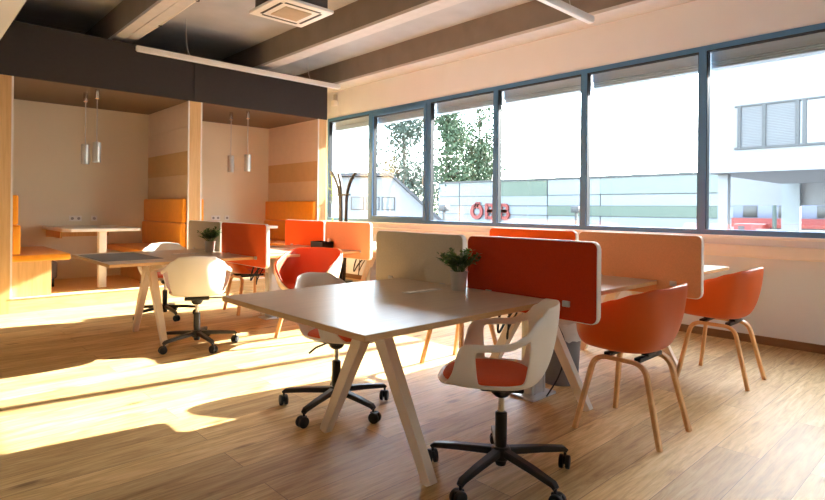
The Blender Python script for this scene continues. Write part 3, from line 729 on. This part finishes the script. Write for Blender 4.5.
bm = bmesh.new(); box(bm, 0, .3, -4, 9.3, 3.95, 6.3); box(bm, 0, .3, 9.3, 9.5, 0, 6.3); obj('wall_panel', bm, M_render, t, smooth=False)
bm = bmesh.new()
for y_ in (6.6, 4.9): box(bm, -.3, 0, y_-.35, y_+.35, 0, 5.2)
obj('pillar', bm, M_sheet, t, smooth=False)
# tall unseen block, added to keep the sun off the near floor
t = thing('unseen_shade_tower', 'tall unseen white block added beside the yard to shade the near floor', 'building', (20, -11.6, GZ))
obj('facade', bx(0, 10, -10, 10.7, 0, 15), M_render, t, smooth=False)
bm = bmesh.new()
for z_ in (3, 6, 9, 12):
    for k in range(5): box(bm, -.03, .05, -8+k*3.6, -6+k*3.6, z_, z_+1.4)
obj('window_glazing', bm, mat('grey_glass', (92, 95, 100), .2), t, smooth=False)
# train
t = thing('train', 'blue-grey train carriage with red stripe across the yard', 'train', (45, 0, GZ))
obj('carriage', bx(0, 3, -14, 13.6, 2.9, 4.3, bev=.1), mat('train_blue_grey', (72, 78, 98), .4), t)
obj('red_stripe', bx(-.03, 3, -14, 13.65, 2.55, 3.2), M_signred, t, smooth=False)
obj('underframe', bx(.1, 2.9, -14, 13.5, 1.6, 2.55), M_dkframe, t, smooth=False)
for k in range(7): obj('train_window', bx(-.05, .02, 12.0-k*2.2, 12.9-k*2.2, 3.25, 4.1, bev=.02), M_black, t)
t = thing('red_van', 'small orange-red vehicle in front of the train', 'vehicle', (42, 0, GZ))
obj('van_body', bx(0, 1.8, 10.9, 12.65, .4, 2.85, bev=.12), M_signred, t)
obj('van_window', bx(-.03, .02, 11.95, 12.35, 1.9, 2.7, bev=.01), M_dkframe, t)
bm = bmesh.new()
for y_ in (11.3, 12.3): prism(bm, circ(.35, 20), -.1, .1, Matrix.Translation((.1, y_, .35)) @ Matrix.Rotation(pi/2, 4, 'Y'))
obj('wheel', bm, M_rubber, t)
tag(obj('signal_pole', lathe(bmesh.new(), [(.13, 0), (.13, 9.5)], n=12), mat('pole_green_black', (54, 66, 60), .6), loc=(43, 10.45, GZ)), 'dark slim pole standing before the train', 'pole')
tag(obj('yard_wall', bx(0, .2, -20, 10.2, 0, 2.62), M_render, loc=(38, 0, GZ), smooth=False), 'low white wall along the railway yard', 'wall')
def yardlamp(x, y, label):
    t = thing('yard_lamp', label, 'lamp', (x, y, GZ), 0, 'dark square-headed yard lamps')
    obj('lamp_post', bx(-.06, .06, -.06, .06, 0, 3.55), M_dkframe, t, smooth=False)
    obj('lamp_head', bx(-.22, .22, -.22, .22, 3.5, 3.85, bev=.04), M_dkframe, t)
yardlamp(21.8, 20.7, 'dark yard lamp left of the red lettering')
yardlamp(27, 15.8, 'dark yard lamp right of the red lettering')
# gabled house at 45 m
t = thing('gabled_house', 'white gabled house with grey roof behind the left windows', 'house', (30.6, 28.2, GZ), R(180-43.2))
W = 11.0   # local x: to the image left ; local y: away
bm = bmesh.new(); prism(bm, [(-.6, 0), (W, 0), (W, 5.9), (4.6, 6.0), (-.6, 1.35)], 0, 5, Matrix(((1, 0, 0, 0), (0, 0, -1, 0), (0, 1, 0, 0), (0, 0, 0, 1))))
obj('wall', bm, M_render, t, smooth=False)
M_roof = mat('grey_roof', (62, 62, 65), .8, var=.1)
for (a, b) in (((-1.2, .85), (4.6, 6.05)), ((4.6, 6.05), (W+.7, 5.95))):
    bm = bmesh.new(); prism(bm, [a, b, (b[0], b[1]+.25), (a[0], a[1]+.25)], -.5, 5.4, Matrix(((1, 0, 0, 0), (0, 0, -1, 0), (0, 1, 0, 0), (0, 0, 0, 1)))); obj('roof', bm, M_roof, t, smooth=False)
for k in range(3):
    f_ = obj('window', bx(4.3+k*1.15, 5.3+k*1.15, 0, .06, 3.5, 4.5), M_dkframe, t, smooth=False)
    obj('pane', bx(4.38+k*1.15, 5.22+k*1.15, .05, .08, 3.57, 4.43), mat('pale_curtain_glass', (84, 88, 92), .3), f_, smooth=False)

def tree(x, y, h, rad, z0, label, n=5200, seed=1, slim=1.0, ls=.32):
    rnd = random.Random(seed); t = thing('leafy_tree', label, 'tree', (x, y, GZ), 0, 'trees in the yard')
    bm = bmesh.new(); tube(bm, smoothpath([(0, 0, 0), (.1, 0, h*.4), (0, .1, h*.9)], 2), .18, 10)
    blobs = []
    for k in range(40):
        u = rnd.uniform(0, 1); zz = z0+(h-z0)*u; rr = rad*(math.sin(pi*min(1, .15+u*.85))**.6)*slim
        a = rnd.uniform(0, 2*pi); d = rnd.uniform(.2, .75)*rr; blobs.append((Vector((cos(a)*d, sin(a)*d, zz)), rnd.uniform(.38, .62)*rad))
        tube(bm, [(0, 0, max(1, zz-1.5)), blobs[-1][0]], .05, 5)
    obj('trunk', bm, mat('bark', (98, 84, 72), .9), t)
    bl = bmesh.new()
    for k in range(n):
        c, r_ = rnd.choice(blobs); d = Vector((rnd.gauss(0, 1), rnd.gauss(0, 1), rnd.gauss(0, 1))).normalized()*r_*rnd.uniform(.5, 1.05)
        p = c+d; nn = Vector((rnd.gauss(0, 1), rnd.gauss(0, 1), rnd.gauss(0, 1))).normalized(); s = nn.orthogonal().normalized(); q = nn.cross(s)
        l = rnd.uniform(.5, 1.1)*ls
        bl.faces.new([bl.verts.new(p+s*l*.5), bl.verts.new(p+q*l*.3), bl.verts.new(p-s*l*.5), bl.verts.new(p-q*l*.3)])
    obj('crown', bl, mat('tree_leaves_%d' % (seed % 2), ((58, 70, 58), (58, 76, 50))[seed % 2], .7, var=.3, vscale=1.2), t, smooth=False)
tree(37, 40.6, 12.8, 3.7, 3.5, 'loose bluish-green tree behind the gabled house roof', 8500, 4, 1, .38)
tree(61, 57.5, 20.8, 4.0, 3, 'tall bright green tree left of the centre window bar', 12000, 5, 1, .55)
tree(68, 56.9, 20.6, 4.6, 3, 'broad green tree rising directly behind the warehouse roof', 12000, 7, 1, .55)
